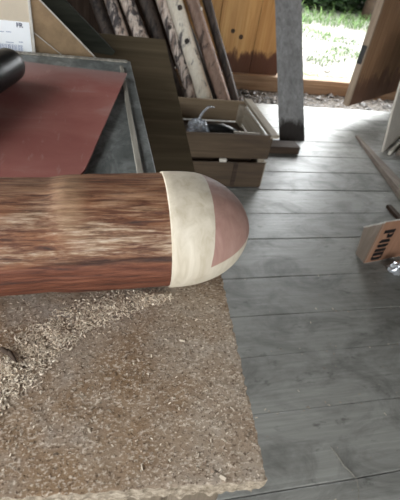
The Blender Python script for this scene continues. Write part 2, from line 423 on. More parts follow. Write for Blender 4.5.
mb.prism(q, lean + Vector((0, 0, zt))); mb.build('edge_strip', M_dooredge, d2)
mb = MB()
lp = pb - dd * .03 + nrm * .03 + Vector((0, 0, .42))
mb.obox(lp, (.018, .02, .07), Matrix.Rotation(math.atan2(dd.y, dd.x), 3, 'Z')); mb.build('latch', M_metal, d2, bev=.003)

# ------------------------------------------------------------------ workbench with chipboard top
BZ = .88
rot = Matrix.Rotation(R(-4.7), 3, 'Z'); corner = Vector((.155, .146, 0))
def bp(u, v, z): return corner + rot @ Vector((u, v, 0)) + Vector((0, 0, z))     # u to the right, v away
wb = empty('workbench', bp(-.5, .23, 0), 'workbench with worn chipboard top covered in sawdust, under the rounded log', 'workbench')
def slab(u0, u1, v0, v1, z0, z1, nu, nv, jag):
    mb = MB(); vs = []
    for j in range(nv + 1):
        for i in range(nu + 1):
            u = u0 + (u1 - u0) * i / nu; v = v0 + (v1 - v0) * j / nv
            p = bp(u, v, z1)
            if j == 0: p += Vector((0, jag * noise.noise(p * 140), -abs(jag * .6 * noise.noise(p * 150))))
            if i == nu: p += Vector((jag * noise.noise(p * 140), 0, -abs(jag * .6 * noise.noise(p * 150))))
            p.z += .0006 * noise.noise(p * 60)
            vs.append(p)
    fs = [(j * (nu + 1) + i, j * (nu + 1) + i + 1, (j + 1) * (nu + 1) + i + 1, (j + 1) * (nu + 1) + i) for j in range(nv) for i in range(nu)]
    per = [i for i in range(nu + 1)] + [(j + 1) * (nu + 1) + nu for j in range(nv)] + [nv * (nu + 1) + i for i in range(nu - 1, -1, -1)] + [j * (nu + 1) for j in range(nv - 1, 0, -1)]
    o = len(vs); L = 4
    for k in range(1, L + 1):
        for i in per:
            p = vs[i].copy(); p.z = z1 + (z0 - z1) * k / L + (.0006 * noise.noise(p * 90 + Vector((0, 0, k))) if k < L else 0)
            q = noise.noise_vector(p * 120 + Vector((0, 0, k * 9))) * jag * .8; q.z *= .3
            vs.append(p + q)
    n = len(per)
    for k in range(L):
        for i in range(n):
            a0 = per[i] if k == 0 else o + (k - 1) * n + i; a1 = per[(i + 1) % n] if k == 0 else o + (k - 1) * n + (i + 1) % n
            fs.append((a1, a0, o + k * n + i, o + k * n + (i + 1) % n))
    fs.append(tuple(o + (L - 1) * n + i for i in range(n)))
    mb.add(vs, fs); return mb
mb = slab(-.95, 0, 0, .41, BZ - .019, BZ, 420, 190, .0026)
top = mb.build('top_board', M_chip, wb); top.data.materials.append(M_chipedge)
for p in top.data.polygons:
    if abs(p.normal.z) < .75: p.material_index = 1
mb = slab(-.95, -.006, .006, .407, BZ - .038, BZ - .0195, 420, 190, .003)
mb.build('lower_board', M_chipedge, wb)
for u, v in ((-.90, .05), (-.06, .05), (-.90, .37), (-.06, .37)):
    MB().beam(bp(u, v, 0), bp(u, v, BZ - .038), .06, .06, rot @ Vector((1, 0, 0))).build('leg', M_bench_leg, wb, bev=.004)
for v in (.05, .37): MB().beam(bp(-.87, v, BZ - .09), bp(-.09, v, BZ - .09), .03, .09).build('apron', M_bench_leg, wb, bev=.003)

# sawdust
rs = random.Random(11)
def flake(mb, p, s, flat):
    a = rs.uniform(0, 2 * PI); tilt = rs.gauss(0, flat)
    mt = Matrix.Rotation(a, 3, 'Z') @ Matrix.Rotation(tilt, 3, 'X') @ Matrix.Rotation(rs.gauss(0, flat), 3, 'Y')
    l = s * rs.uniform(.7, 1.6); w = s * rs.uniform(.25, .6); h = s * rs.uniform(.06, .2); bend = s * rs.uniform(-.25, .35)
    pts = [(-l, -w, 0), (-l, w, 0), (0, w, bend), (0, -w, bend), (l, w, 0), (l, -w, 0)]
    vs = [p + mt @ Vector(q) for q in pts] + [p + mt @ (Vector(q) + Vector((0, 0, h))) for q in pts]
    mb.add(vs, [(0, 1, 2, 3), (3, 2, 4, 5), (9, 8, 7, 6), (11, 10, 8, 9), (0, 6, 7, 1), (1, 7, 8, 2), (2, 8, 10, 4), (4, 10, 11, 5), (5, 11, 9, 3), (3, 9, 6, 0)])
path = [((172, 296), 3, .35), ((150, 298), 6, .7), ((125, 303), 9, 1), ((100, 312), 11, 1), ((75, 322), 13, 1), ((52, 338), 14, 1), ((32, 352), 17, .9), ((12, 368), 20, .8), ((-6, 392), 16, 1), ((-20, 410), 16, 1)]
mb = MB()
for i in range(6800):
    k = rs.randrange(len(path) - 1); f_ = rs.random()
    (a, wa, da), (b, wb_, db) = path[k], path[k + 1]
    if rs.random() > da + (db - da) * f_: continue
    px = a[0] + (b[0] - a[0]) * f_; py = a[1] + (b[1] - a[1]) * f_; w = wa + (wb_ - wa) * f_
    g = rs.gauss(0, .62)
    q = atz(px + g * w * .35, py + g * w, BZ)
    cl = noise.noise(q * 42) + .35
    if cl < 0 and rs.random() < .75: continue
    z = BZ + .0006 + max(0, 1 - abs(g)) * rs.random() * .007 * max(.2, cl)
    q.z = z; flake(mb, q, rs.uniform(.0009, .0021), .45)
tag(mb.build('sawdust', M_chips), 'drift of pale sawdust and shavings in front of the log on the chipboard', 'sawdust', kind='stuff')
mb = MB()
for i in range(6500):
    u = rs.uniform(-.36, -.003); v = rs.uniform(.004, .40) ; q = bp(u, v, BZ + .0003)
    if noise.noise(q * 20) < -.15 and rs.random() < .7: continue
    flake(mb, q, rs.uniform(.0005, .0013) * (1.0 if rs.random() < .96 else 2.2), .3)
tag(mb.build('wood_dust', M_dust), 'fine scattered wood crumbs over the whole worn chipboard top', 'wood dust', kind='stuff')
# brown bark bits at the left
for k, (px, py, an) in enumerate(((6, 352, .6), (12, 356, 1.0))):
    q = atz(px, py, BZ + .004); d = Vector((math.cos(-an), math.sin(-an), 0)) * .011
    o = MB().tube([q - d, q - d * .3 + Vector((0, 0, .002)), q + d * .4, q + d], [.0012, .0028, .0024, .0008], 7, wob=.4, seed=k).build('bark_chip', M_darkwood)
    tag(o, ('dark bark chip in the sawdust at the left, the upper one' if k == 0 else 'dark bark chip in the sawdust at the left, the lower right one'), 'bark chip', 'bark chips in the sawdust')

# ------------------------------------------------------------------ the log with rounded cap
LY, LZ = .4490, .9572
def ay(x): return .4420 + (x + .117) * .034 if x > -.117 else .4420 + (x + .117) * .02
def az(x): return .9538 + (x + .117) * .0165 if x > -.117 else .9538
lx0, lx1 = -.62, .0935
lg = empty('rounded_log', (-.31, LY, BZ), 'reddish brown log with sanded pale and pink rounded end lying on the chipboard', 'log')
lg['_o'] = [-.31, .4455, .9555]; lg.location = (-.31, .4455, .9555)
def rad(x):
    pts = [(-.7, .0728), (-.14, .0728), (-.09, .0722), (-.06, .0716), (-.03, .0745), (.0, .0755), (.05, .0757), (.1, .0763)]
    for (a, ra), (b, rb) in zip(pts, pts[1:]):
        if x <= b:
            s = (x - a) / (b - a); s = s * s * (3 - 2 * s); return ra + (rb - ra) * s
    return .0763
seg = 220; nr = 190; vs = []
for i in range(nr + 1):
    x = lx0 + (lx1 - lx0) * i / nr
    for k in range(seg):
        a = 2 * PI * k / seg; cy, cz = math.cos(a), math.sin(a)
        n1 = noise.noise(Vector((x * 5, cy * 2, cz * 2))) * .0012
        n2 = noise.noise(Vector((x * 9, cy * 14, cz * 14))) * .0011
        n3 = noise.noise(Vector((x * 16, cy * 34, cz * 34))) * .0006
        rr = rad(x) + n1 + n2 + n3
        dk = ((x + .032) / .02) ** 2 + ((a - 1.75) / .38) ** 2
        rr += .0025 * math.exp(-dk)
        # groove along the front where the outer layer has split off
        rr -= .0014 * math.exp(-((a - (PI - .16 - .05 * math.sin(x * 9))) / .02) ** 2)
        vs.append((x, ay(x) + cy * rr, az(x) + cz * rr))
mb = MB(); mb.add(vs, [(i * seg + k, i * seg + (k + 1) % seg, (i + 1) * seg + (k + 1) % seg, (i + 1) * seg + k) for i in range(nr) for k in range(seg)], True)
mb.f += [tuple(range(seg)), tuple(nr * seg + k for k in range(seg))]; mb.sm += [False, False]
mb.build('trunk', M_log, lg)
# cap: turned and hand-carved dome
cxs = 0.0875; prof = [(0, .0778), (.0006, .0786), (.0015, .0792), (.01, .0795), (.02, .0793), (.03, .0787), (.04, .0776), (.05, .0755), (.06, .0724), (.07, .0682), (.08, .0626), (.09, .0553), (.098, .0476), (.105, .039), (.111, .0292), (.1155, .0195), (.118, .0105), (.119, .003)]
bm = bmesh.new(); sg = 96; rings = []
for (dx, r_) in prof:
    r_ *= .988; row = []
    for k in range(sg):
        a = 2 * PI * k / sg
        fl = 1 + .012 * noise.noise(Vector((dx * 28, math.cos(a) * 1.7, math.sin(a) * 1.7))) - .010 * (math.cos(a * 7 + .5) ** 8) * min(1, dx / .05)
        slant = -.010 * math.sin(a) * (1 - min(1, dx / .04)) * .55
        row.append(bm.verts.new((cxs + dx + slant, LY + math.cos(a) * r_ * fl, LZ + math.sin(a) * r_ * fl)))
    rings.append(row)
for i in range(len(rings) - 1):
    for k in range(sg): bm.faces.new((rings[i][k], rings[i][(k + 1) % sg], rings[i + 1][(k + 1) % sg], rings[i + 1][k]))
bm.faces.new(rings[-1]); bm.faces.new(list(reversed(rings[0])))
P1 = (Vector((.1335, LY, LZ)), Vector((1, .06, -.05)).normalized())
P2 = (Vector((.1372, LY, LZ - .0045)), Vector((-.2, 0, 1)).normalized())
for co, no in (P1, P2):
    bmesh.ops.bisect_plane(bm, geom=bm.verts[:] + bm.edges[:] + bm.faces[:], plane_co=co, plane_no=no)
bmesh.ops.recalc_face_normals(bm, faces=bm.faces)
def split(keep):
    mb = MB(); idx = {}
    for f in bm.faces:
        c = f.calc_center_median()
        pk = (c - P1[0]).dot(P1[1]) > 0 and (c - P2[0]).dot(P2[1]) > 0
        if pk == keep:
            ids = []
            for v in f.verts:
                if v not in idx: idx[v] = len(mb.v); mb.v.append(v.co.copy())
                ids.append(idx[v])
            mb.f.append(tuple(ids)); mb.sm.append(len(ids) < 10)
    return mb
cap = split(False).build('end_cap', M_pale, lg); cap['label'] = 'pale sanded collar of the rounded end'
tip = split(True).build('cap_tip', M_pink, cap); tip['label'] = 'pinkish sanded wood of the rounded end'
bm.free()

# ------------------------------------------------------------------ grey table behind
GZ = .88
gt = empty('grey_table', (-.3, 1.1, 0), 'worn grey painted work table with raised edge strips behind the log', 'table')
MB().box((-.75, .66, GZ - .035), (.118, 1.456, GZ)).build('table_top', M_grey, gt, bev=.003)
MB().box((.078, .67, GZ), (.0905, 1.272, GZ + .006)).build('edge_strip', M_rim, gt, bev=.0015)
MB().box((.080, 1.318, GZ), (.0905, 1.385, GZ + .006)).build('edge_strip', M_rim, gt, bev=.0015)
MB().box((-.75, 1.432, GZ), (.108, 1.450, GZ + .005)).build('edge_strip', M_rim, gt, bev=.0015)
for x, y in ((-.70, .72), (-.22, .72), (-.70, 1.40), (-.22, 1.40)):
    MB().beam((x, y, 0), (x, y, GZ - .035), .06, .06, (1, 0, 0)).build('leg', M_bench_leg, gt, bev=.004)
# red sheet
mb = MB(); poly = [(.096, 1.289), (-.02, .723), (-.045, .675), (-.62, .71), (-.60, 1.40), (-.08, 1.318)]
mb.prism([Vector((x, y, GZ + .0065 + (.004 if i == 0 else 0))) for i, (x, y) in enumerate(poly)], (0, 0, .004))
mb2 = MB()
tag(mb.build('red_sheet', M_red), 'dusty dark red sheet lying on the grey table', 'sheet')
# black hose end
a = atz(6, 70, GZ + .052); bdir = (atz(20, 63, GZ + .052) - atz(-12, 83, GZ + .052)); bdir.z = 0; bdir.normalize()
tipc = atz(12, 66, GZ + .045)
rr = .040; zc = GZ + .0115 + rr
endp = Vector((tipc.x, tipc.y, zc))
bt = empty('black_tube', endp - bdir * .2, 'black rubber hose end lying on the red sheet beside the labelled carton', 'hose')
MB().tube([endp - bdir * d for d in (.42, .10, .07, .035, .012, .003, 0)], [rr * 1.0, rr, rr, rr, rr * .98, rr * .90, rr * .78], 40).build('tube_body', M_black, bt)

# ------------------------------------------------------------------ carton with label and loose flap
bx = empty('labelled_carton', (-.47, 1.54, 0), 'tan cardboard carton with white barcode label standing behind the grey table', 'carton')
YF = 1.475
cx1 = aty(33, 57, YF).x; 
cornerx = -.178
mb = MB(); mb.box((-.78, YF, 0), (cornerx, YF + .13, 1.10)); mb.build('carton_body', M_cardface, bx, bev=.004)
p0 = aty(28.5, -3, YF); p1 = aty(33.5, 60, YF + .0); p2 = aty(99, 61, YF + .045)
mb = MB(); mb.prism([Vector((cornerx + .002, YF + .004, p0.z + .02)), Vector((cornerx + .002, YF + .004, .80)), Vector((cornerx + .08, YF + .04, .80)), p2, ], (.0025, .005, 0)); mb.build('loose_flap', M_card, bx)
c1 = aty(30, 30, YF + .001); c2 = aty(66, 58, YF + .022)
mb = MB(); mb.beam(c1 + Vector((.003, -.0015, 0)), c2 + Vector((0, -.004, 0)), .0022, .002, (0, 1, 0)); mb.build('crease', M_cartoncut, bx)
mb = MB(); mb.beam(Vector((cornerx + .004, YF + .002, p0.z + .02)), p2 + Vector((0, -.001, 0)), .004, .003, (0, 1, 0)); mb.build('cut_edge', M_cartoncut, bx)
MB().box((cornerx - .004, YF - .003, .80), (cornerx + .004, YF + .003, 1.06)).build('corner_fold', M_cartoncut, bx, bev=.0015)
lt = aty(0, 19.5, YF).z; lb = aty(33, 56, YF).z
lab = MB().box((-.40, YF - .0025, lb - .012), (cornerx - .006, YF - .0005, lt)).build('label_sticker', M_paper, bx)
def text(body, size, mat, parent, M, name='print', bold=0):
    cu = bpy.data.curves.new(name, 'FONT'); cu.body = body; cu.size = size; cu.extrude = .0004; cu.offset = bold
    cu.align_x = 'LEFT'
    ob = bpy.data.objects.new(name, cu); COL.objects.link(ob); bpy.context.view_layer.update()
    dg = bpy.context.evaluated_depsgraph_get(); me = bpy.data.meshes.new_from_object(ob.evaluated_get(dg))
    bpy.data.objects.remove(ob); me.transform(M); mb = MB(); mb.v = [v.co.copy() for v in me.vertices]; mb.f = [tuple(p.vertices) for p in me.polygons]; mb.sm = [False] * len(mb.f)
    return mb.build(name, mat, parent)
def facing(p): return Matrix.Translation(p) @ Matrix.Rotation(PI / 2, 4, 'X')
p = aty(16.5, 26.8, YF); text('FR', .0175, M_ink, lab, facing(Vector((p.x, YF - .0029, p.z))), 'lettering', .0004)
ba = aty(-40, 42, YF); bb = aty(24, 42, YF); zb0 = aty(0, 51.5, YF).z; zb1 = aty(0, 43, YF).z
mb = MB(); x = ba.x; rb = random.Random(5)
while x < bb.x - .005:
    w = rb.choice((.0012, .002, .0032)); mb.box((x, YF - .0031, zb0), (x + w, YF - .0026, zb1)); x += w + rb.choice((.0014, .002, .0035))
mb.build('barcode', M_ink2, lab)
for a_, b_, y_ in ((6, 13.5, 41.5), (19, 23, 41.5), (-2, 4, 30.6), (6, 11, 31)):
    pa = aty(a_, y_, YF); pb_ = aty(b_, y_, YF); MB().box((pa.x, YF - .003, pa.z - .002), (pb_.x, YF - .0026, pa.z + .0005)).build('print_line', M_ink2, lab)

# ------------------------------------------------------------------ sloping plywood top
z1, z2 = .886, .662
w1 = ray(165, 39.5); pt1 = CAM + w1 * ((z1 - 1.3) / w1.z)
w2 = ray(195, 172); pt2 = CAM + w2 * ((z2 - 1.3) / w2.z)
dirn = (pt2 - pt1).normalized(); pt3 = pt1 + dirn * ((pt2 - pt1).length + .30)
wl = ray(90, 36.5); k = (pt1.y) / wl.y; ptl = CAM + wl * k; xd = (pt1 - ptl); xd.z = 0; xd.normalize()
W = .40
sb = empty('sloping_board', ((pt1.x - .2), 1.4, 0), 'dark plywood panel sloping down between the grey table and the crate', 'board')
nn = xd.cross(-dirn).normalized()
if nn.z < 0: nn = -nn
MB().prism([pt1, pt1 - xd * W, pt3 - xd * W, pt3], -nn * .018).build('panel', M_ply, sb)
for base, s in ((pt1, .06), (pt3, -.06)):
    for u in (-.06, -W + .06):
        q = base + xd * u + dirn * s - nn * .018; MB().beam((q.x, q.y, 0), (q.x, q.y, q.z + .004), .04, .04, (1, 0, 0)).build('leg', M_bench_leg, sb)
# dark plank leaning across
def on_slope(px, py):
    w = ray(px, py); kk = (pt1 - CAM).dot(nn) / w.dot(nn); return CAM + w * kk
lo = aty(104, 55, 1.645); up_ = aty(46, -4, 1.68)
ls = on_slope(106, 57); 
dr = (up_ - lo).normalized(); endw = lo + dr * ((-1.96 - lo.x) / dr.x)
start = lo - dr * .02
MB().beam(start, endw, .075, .022, (0, 1, 0)).build('leaning_plank', M_darkplank)
o = bpy.data.objects['leaning_plank']; tag(o, 'dark green-grey plank leaning diagonally behind the cardboard flap', 'plank')

# ------------------------------------------------------------------ poles leaning on the back wall
poles = [  # pixel at top, pixel low, diameter px, material, label
 ((96, 0), (118, 60), 12, M_pole_d, 'dark barked pole, leftmost of the poles leaning on the back wall'),
 ((110, 0), (130, 60), 12.5, M_pole_m, 'mottled grey-white peeled pole left of the red-brown barked one'),
 ((127, 0), (150, 60), 14, M_pole_m, 'mottled brown peeled pole above the plywood panel'),
 ((146, 0), (176, 92), 13, M_pole_d, 'dark barked pole just left of the dark-patched slim one'),
 ((162, 0), (194, 102), 12, M_pole_m, 'slim dark-patched pole touching the palest pole on its left'),
 ((174.5, 0), (206, 102), 15.5, M_pole_w, 'palest peeled pole, creamy white with dark spots, behind the crate'),
 ((182, 18), (217, 102), 11, M_pole_d, 'dark barked pole between the palest pole and the brown one'),
 ((192, 0), (224, 100), 13, M_pole_b, 'brown barked pole just right of the palest pole'),
 ((207, 0), (235, 100), 8.5, M_pole_d, 'thin dark pole nearest the orange door, rightmost of the poles'),
]
for i, (a, b, dpx, mat, lab_) in enumerate(poles):
    foot_y = (3.50, 3.45, 3.49, 3.54, 3.53, 3.44, 3.55, 3.46, 3.54)[i]
    p = aty(b[0], b[1], foot_y + max(0, 0) )
    # foot on the boards; the visible top point a little further back
    q = aty(a[0], a[1], foot_y + .22)
    d = (q - p).normalized(); foot = p + d * ((.005 - p.z) / d.z); topk = (4.085 - foot.y) / d.y; tp = foot + d * min(topk, 2.3)
    r_ = dpx / F * (q - CAM).dot(fwd) / 2
    if tp.y > 4.12 - r_: tp = foot + d * ((4.115 - r_ - foot.y) / d.y)
    n = 26; pts = []; rd = []
    for k in range(n + 1):
        s = k / n; w_ = noise.noise_vector(Vector((i * 3.1, s * 4, 0))) * .010; w_.z = 0; w_.y *= .3
        pts.append(foot + (tp - foot) * s + w_ * math.sin(PI * s)); rd.append(r_ * (1.06 - .12 * s) * (1 + .05 * noise.noise(Vector((i * 5, s * 14, 1)))))
    MB_ = MB().tube(pts, rd, 18, wob=.10, seed=i)
    rt = empty('leaning_pole', foot, lab_, 'pole', 'poles leaning on the back wall')
    MB_.build('pole_shaft', mat, rt)
    for k in range(2 if i in (5, 7) else 1):
        s = (.30 if i == 7 else .22) + .11 * k + .02 * i % .09; c_ = foot + (tp - foot) * s; sd = Vector((-.3 + .5 * k, -1, .25)).normalized()
        if i == 7 and k == 0: sd = Vector((.95, -.4, .1)).normalized()
        MB().tube([c_ + sd * r_ * .7, c_ + sd * r_ * 1.08, c_ + sd * r_ * 1.2], [r_ * .38, r_ * .34, r_ * .2], 10, wob=.2, seed=k).build('knot', M_pole_w if (i == 7 and k == 0) else M_pole_d, rt)

# ------------------------------------------------------------------ grey board standing in the doorway
b0 = atz(279.5, 141, 0); b1 = atz(304.5, 141, 0)
t0 = aty(275, 0, 3.36); t1 = aty(302.5, 0, 3.36)
e0 = (t0 - b0); e1 = (t1 - b1)
kk = (2.0) / t0.z; kk = min(kk, (4.085 - b0.y) / e0.y)
th = Vector((.01, .034, 0))
u0 = b0 + e0 * kk; u1 = b1 + e1 * kk
mb = MB(); n = 30; vs = []
for i in range(n + 1):
    s = i / n; A = b0 + e0 * kk * s; B = b0 + e0 * kk * s + (b1 - b0) * (1 - .0 * s) + (u1 - u0 - (b1 - b0)) * s * .4
    j = .003 * noise.noise(Vector((0, s * 12, 3)))
    vs += [A + Vector((j, 0, 0)), B + Vector((j, 0, 0)), B + th, A + th]
mb.add(vs, [(i * 4 + k, i * 4 + (k + 1) % 4, i * 4 + 4 + (k + 1) % 4, i * 4 + 4 + k) for i in range(n) for k in range(4)] + [(3, 2, 1, 0), (n * 4, n * 4 + 1, n * 4 + 2, n * 4 + 3)])
t = NT('grey_board_stained_foot')
g = t.noise(t.coord((48, 48, 2.4)), 1, 5, .65, .6); b = t.noise(t.coord((9, 9, 2)), 1, 4, .6)
c = t.ramp(g, [(.28, (.185, .18, .175)), (.52, (.28, .275, .27)), (.75, (.37, .365, .36))]); c = t.mix(t.ramp(b, [(.45, 0), (.7, .4)]), c, (.12, .115, .115))
z = t.sep(t.tc.outputs['Object']); e_ = t.noise(t.coord((18, 18, 7)), 1, 4, .7)
h = t.math('SUBTRACT', z[2], t.math('MULTIPLY', t.math('SUBTRACT', e_, .5), .16))
c = t.mix(t.ramp(h, [(.10, .93), (.14, 0)]), c, (.022, .016, .013)); t.bump(g, .2, .004)
pbm = t.out(c, .75, .3)
tag(mb.build('leaning_board', pbm), 'grey weathered board with dark stained foot leaning upright in the doorway', 'board')
# dark offcut on the floor
p = atz(262, 155.5, 0); q = atz(298, 154, 0); r_ = atz(298, 142.5, .07)
tag(MB().box((p.x - .03, q.y - .01, 0.001), (q.x, q.y + .10, .055), rz=0).build('wood_offcut', M_darkwood, bev=.004), 'dark brown squared offcut on the floor between crate and grey board', 'offcut')

# ------------------------------------------------------------------ crate
CX0, CX1, CY0, CY1, CH = .44, 1.0, 2.12, 2.68, .345
cr = empty('wooden_crate', ((CX0 + CX1) / 2, (CY0 + CY1) / 2, 0), 'open slatted wooden crate on the floor beside the pale poles', 'crate')
zg0 = .168; zg1 = .196
tk = .014
def slat(a, b, mat, name='slat', bev=.003, sd=0): return MB().box(a, b).build(name, mat, cr, bev=bev)
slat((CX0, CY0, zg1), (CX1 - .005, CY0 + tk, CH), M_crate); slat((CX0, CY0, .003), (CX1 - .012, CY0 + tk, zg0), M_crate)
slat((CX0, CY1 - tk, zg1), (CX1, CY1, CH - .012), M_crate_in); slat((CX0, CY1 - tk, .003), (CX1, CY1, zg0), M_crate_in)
for x, nm in ((CX0, 0), (CX1 - .018, 1)):
    slat((x, CY0 + tk, .19), (x + .018, CY1 - tk, .30), M_crate_y, 'end_board'); slat((x, CY0 + tk, .003), (x + .018, CY1 - tk, .17), M_crate_y, 'end_board')
slat((CX1 - .022, CY0 - .002, CH - .018), (CX1 + .030, CY1 + .002, CH + .004), M_crate_y, 'top_rail'); slat((CX0 - .02, CY0 - .002, CH - .03), (CX0 + .022, CY1 + .002, CH + .006), M_crate_y, 'top_rail')
for x in (CX0 + .018, CX1 - .058):
    for y in (CY0 + tk, CY1 - tk - .03): slat((x, y, .012), (x + .04, y + .03, CH - .03), M_crate_y, 'corner_post')
slat((CX0 + .018, CY0 + tk, .003), (CX1 - .018, CY1 - tk, .013), M_crate_in, 'bottom_board')
slat((.79, CY0 - .008, .006), (.818, CY0 + .0, zg0), M_darkwood, 'batten')
for z in (.22, .25, .31):
    MB().tube([(CX1 - .025, CY0 - .0015, z), (CX1 - .025, CY0 + .004, z)], .003, 8).build('nail_head', M_metal, cr)

# contents
zb = .0145
hb = Vector((.66, 2.34, zb))
br = empty('hand_tool', (.74, 2.36, zb), 'black hand tool with rounded body lying in the wooden crate', 'tool')
MB().tube([(.66, 2.36, .26), (.70, 2.355, .262), (.75, 2.35, .262), (.80, 2.345, .256), (.86, 2.34, .246)], [.03, .045, .045, .035, .02], 20).build('tool_body', M_black, br)
MB().tube([(.74, 2.35, .19), (.74, 2.36, .10), (.76, 2.36, .02)], [.026, .024, .028], 14).build('grip', M_black, br)
cb = empty('bottom_box', (.72, 2.42, zb), 'dark box deep inside the wooden crate under the black tool', 'box')
MB().box((.52, 2.20, zb), (.93, 2.60, .215)).build('box_body', M_darkwood, cb, bev=.004)
bpy.data.objects.remove(bpy.data.objects['grip'])
MB().tube([(.70, 2.36, .255), (.68, 2.40, .24), (.66, 2.45, .235)], [.024, .02, .018], 14).build('grip', M_black, br)
tag(MB().beam((.80, 2.25, .30), (.955, 2.23, .305), .012, .01).build('thin_stick', M_paleboard), 'thin pale stick lying across the crate at its front right', 'stick')
# crumpled film bag
bm = bmesh.new(); bmesh.ops.create_icosphere(bm, subdivisions=4, radius=1)
mb = MB(); mb.add([Vector((.60, 2.32, .275)) + Vector((v.co.x * .055, v.co.y * .05, v.co.z * .055)) * (1 + .55 * noise.noise(v.co * 2.6)) for v in bm.verts], [tuple(v.index for v in f.verts) for f in bm.faces]); bm.free()
bgr = empty('plastic_bag', (.60, 2.32, .216), 'crumpled clear plastic bag with curled strap in the crate, left end', 'bag')
mb.build('bag_body', M_film, bgr)
arc = [(.60, 2.31, .29), (.605, 2.35, .33), (.63, 2.40, .345), (.67, 2.43, .372), (.71, 2.44, .37)]
MB().tube(arc, [.009, .009, .008, .007, .004], 8).build('strap', M_film, bgr)
tag(MB().box((.70, 2.115, .171), (.742, 2.136, .191)).build('wood_chip', M_paleboard, bev=.004), 'small pale chip of wood in the gap between the crate slats', 'wood chip')

# ------------------------------------------------------------------ right side
p = atz(383, 153, 0); q = atz(402, 136, 0); dq = (q - p); dq.z = 0; dq.normalize()
nq = Vector((-dq.y, dq.x, 0))
pts = []
up1 = Vector((.0, .0, 1)) + nq * .22
for s, h in ((0, 0), (.012, .10), (.04, .24), (.075, .36), (.12, .48), (.18, .60), (.26, .70), (.34, .76), (.70, .78), (.70, 0)):
    pts.append(p + dq * s + up1 * h + Vector((0, 0, .002)))
ps = MB(); ps.prism(pts, nq * .016 + Vector((0, 0, 0)))
tag(ps.build('pale_panel', M_paleboard, bev=.003), 'pale rounded board standing on edge on the floor at right', 'board')
for k, (off, h, mt, lb_) in enumerate(((.045, .035, M_paleboard, 'pale narrow batten lying at the foot of the pale rounded board'), (.10, .05, M_greystick, 'grey-brown batten lying in front of the pale narrow batten'))):
    a = p - nq * off + dq * (.0 + .05 * k); b = a + dq * .7
    tag(MB().beam(a + Vector((0, 0, h / 2 + .001)), b + Vector((0, 0, h / 2 + .001)), .022 + .01 * k, h).build('batten', mt, bev=.002), lb_, 'batten', 'battens at the right')
# tapered stick on the floor
a = atz(356.5, 136, .012); b = atz(400, 188, .03); dv = (b - a); b = a + dv * 1.35
mb = MB(); mb.beam(a, Vector((b.x, b.y, .032)), .022, .018, (0, 0, 1), .10, .06)
tag(mb.build('tapered_slat', M_greystick, bev=.003), 'tapered brown slat lying on the floor, its tip pointing at the doorway', 'slat')
a = atz(388.5, 206, .012); b = atz(402, 221, .012); b = a + (b - a) * 2.2
tag(MB().beam(a, b, .032, .022).build('dark_batten', M_darkwood, bev=.002), 'short dark batten on the floor behind the printed carton', 'batten')

# printed carton
c0 = atz(364, 263.5, 0); cl = atz(356, 254, 0)
ch = None
w = ray(384, 222); best = min((abs((CAM + w * ((z - 1.3) / w.z)).xy.__sub__(c0.xy).length), z) for z in [i * .005 for i in range(20, 60)])
ch = best[1]
fr = atz(389.5, 258.5, 0) - c0; fr.z = 0; fr.normalize()
sd = cl - c0; sd.z = 0; sl = max(.085, sd.length); sd = Vector((-fr.y, fr.x, 0)) * .5 + sd.normalized() * .5; sd.normalize()
pc = empty('printed_carton', c0 + fr * .1, 'folded piece of orange-brown carton with black stencilled letters standing on the floor', 'carton')
tkc = .006; L1 = .34
def wallp(a, b, n_, mat, name, lab=None):
    o = MB().prism([a, b, b + Vector((0, 0, ch)), a + Vector((0, 0, ch))], n_ * tkc).build(name, mat, pc)
    if lab: o['label'] = lab
    # pale cut edge along the top
    MB().prism([a + Vector((0, 0, ch)), b + Vector((0, 0, ch)), b + n_ * tkc + Vector((0, 0, ch)), a + n_ * tkc + Vector((0, 0, ch))], (0, 0, .003)).build('cut_edge', M_cartoncut, o)
    return o
sl = .13
nf = Vector((-fr.y, fr.x, 0)); ns = Vector((fr.x, fr.y, 0))
zz = Vector((0, 0, .002))
A = c0 + zz; B = A + fr * L1; D = A + sd * sl; Cc = B + sd * sl
front = wallp(A, B, nf, M_cartonf, 'front_panel')
fo = atz(355.5, 254, .002); wq = ray(364, 227); k_ = (fo - CAM).xy.length / wq.xy.length
ft = CAM + wq * k_ ; at_ = A + Vector((0, 0, ch))
nn_ = (fo - A).cross(ft - A).normalized()
if nn_.y < 0: nn_ = -nn_
fl_ = MB().prism([A, fo, ft, at_], nn_ * .005).build('side_flap', M_cartons, pc); fl_['label'] = 'grey-brown folded side flap'
MB().beam(ft, at_, .007, .004, nn_).build('cut_edge', M_cartoncut, fl_)
# POID reading downwards
def stencil(mb, ch_, o, rx, ux):      # o origin, rx reading direction, ux up
    H = .060; Wd = .044; tH = .0175; g = .002; nrm_ = rx.cross(ux)
    def bar(x0, y0, x1, y1): mb.prism([o + rx * x + ux * y - nf * .0012 for x, y in ((x0, y0), (x1, y0), (x1, y1), (x0, y1))], nf * .001)
    if ch_ == 'P': bar(0, 0, tH, H); bar(tH + g, H * .88, Wd - .01, H); bar(Wd - tH, H * .5, Wd, H * .97); bar(tH + g, H * .42, Wd - .01, H * .54)
    if ch_ == 'O': bar(0, H * .12, tH, H * .88); bar(Wd - tH, H * .12, Wd, H * .88); bar(.006, H * .86, Wd * .42, H); bar(Wd * .58, H * .86, Wd - .006, H); bar(.006, 0, Wd * .42, H * .14); bar(Wd * .58, 0, Wd - .006, H * .14)
    if ch_ == 'I': bar(0, 0, tH, H)
    if ch_ == 'D': bar(0, 0, tH, H); bar(Wd - tH, H * .12, Wd, H * .88); bar(tH + g, H * .87, Wd - .006, H); bar(tH + g, 0, Wd - .006, H * .13)
rx = Vector((0, 0, -1)); ux = fr
tot = .040 * 3 + .011 + 3 * .011
scale_t = (ch * .74) / tot
mb = MB(); pos = 0
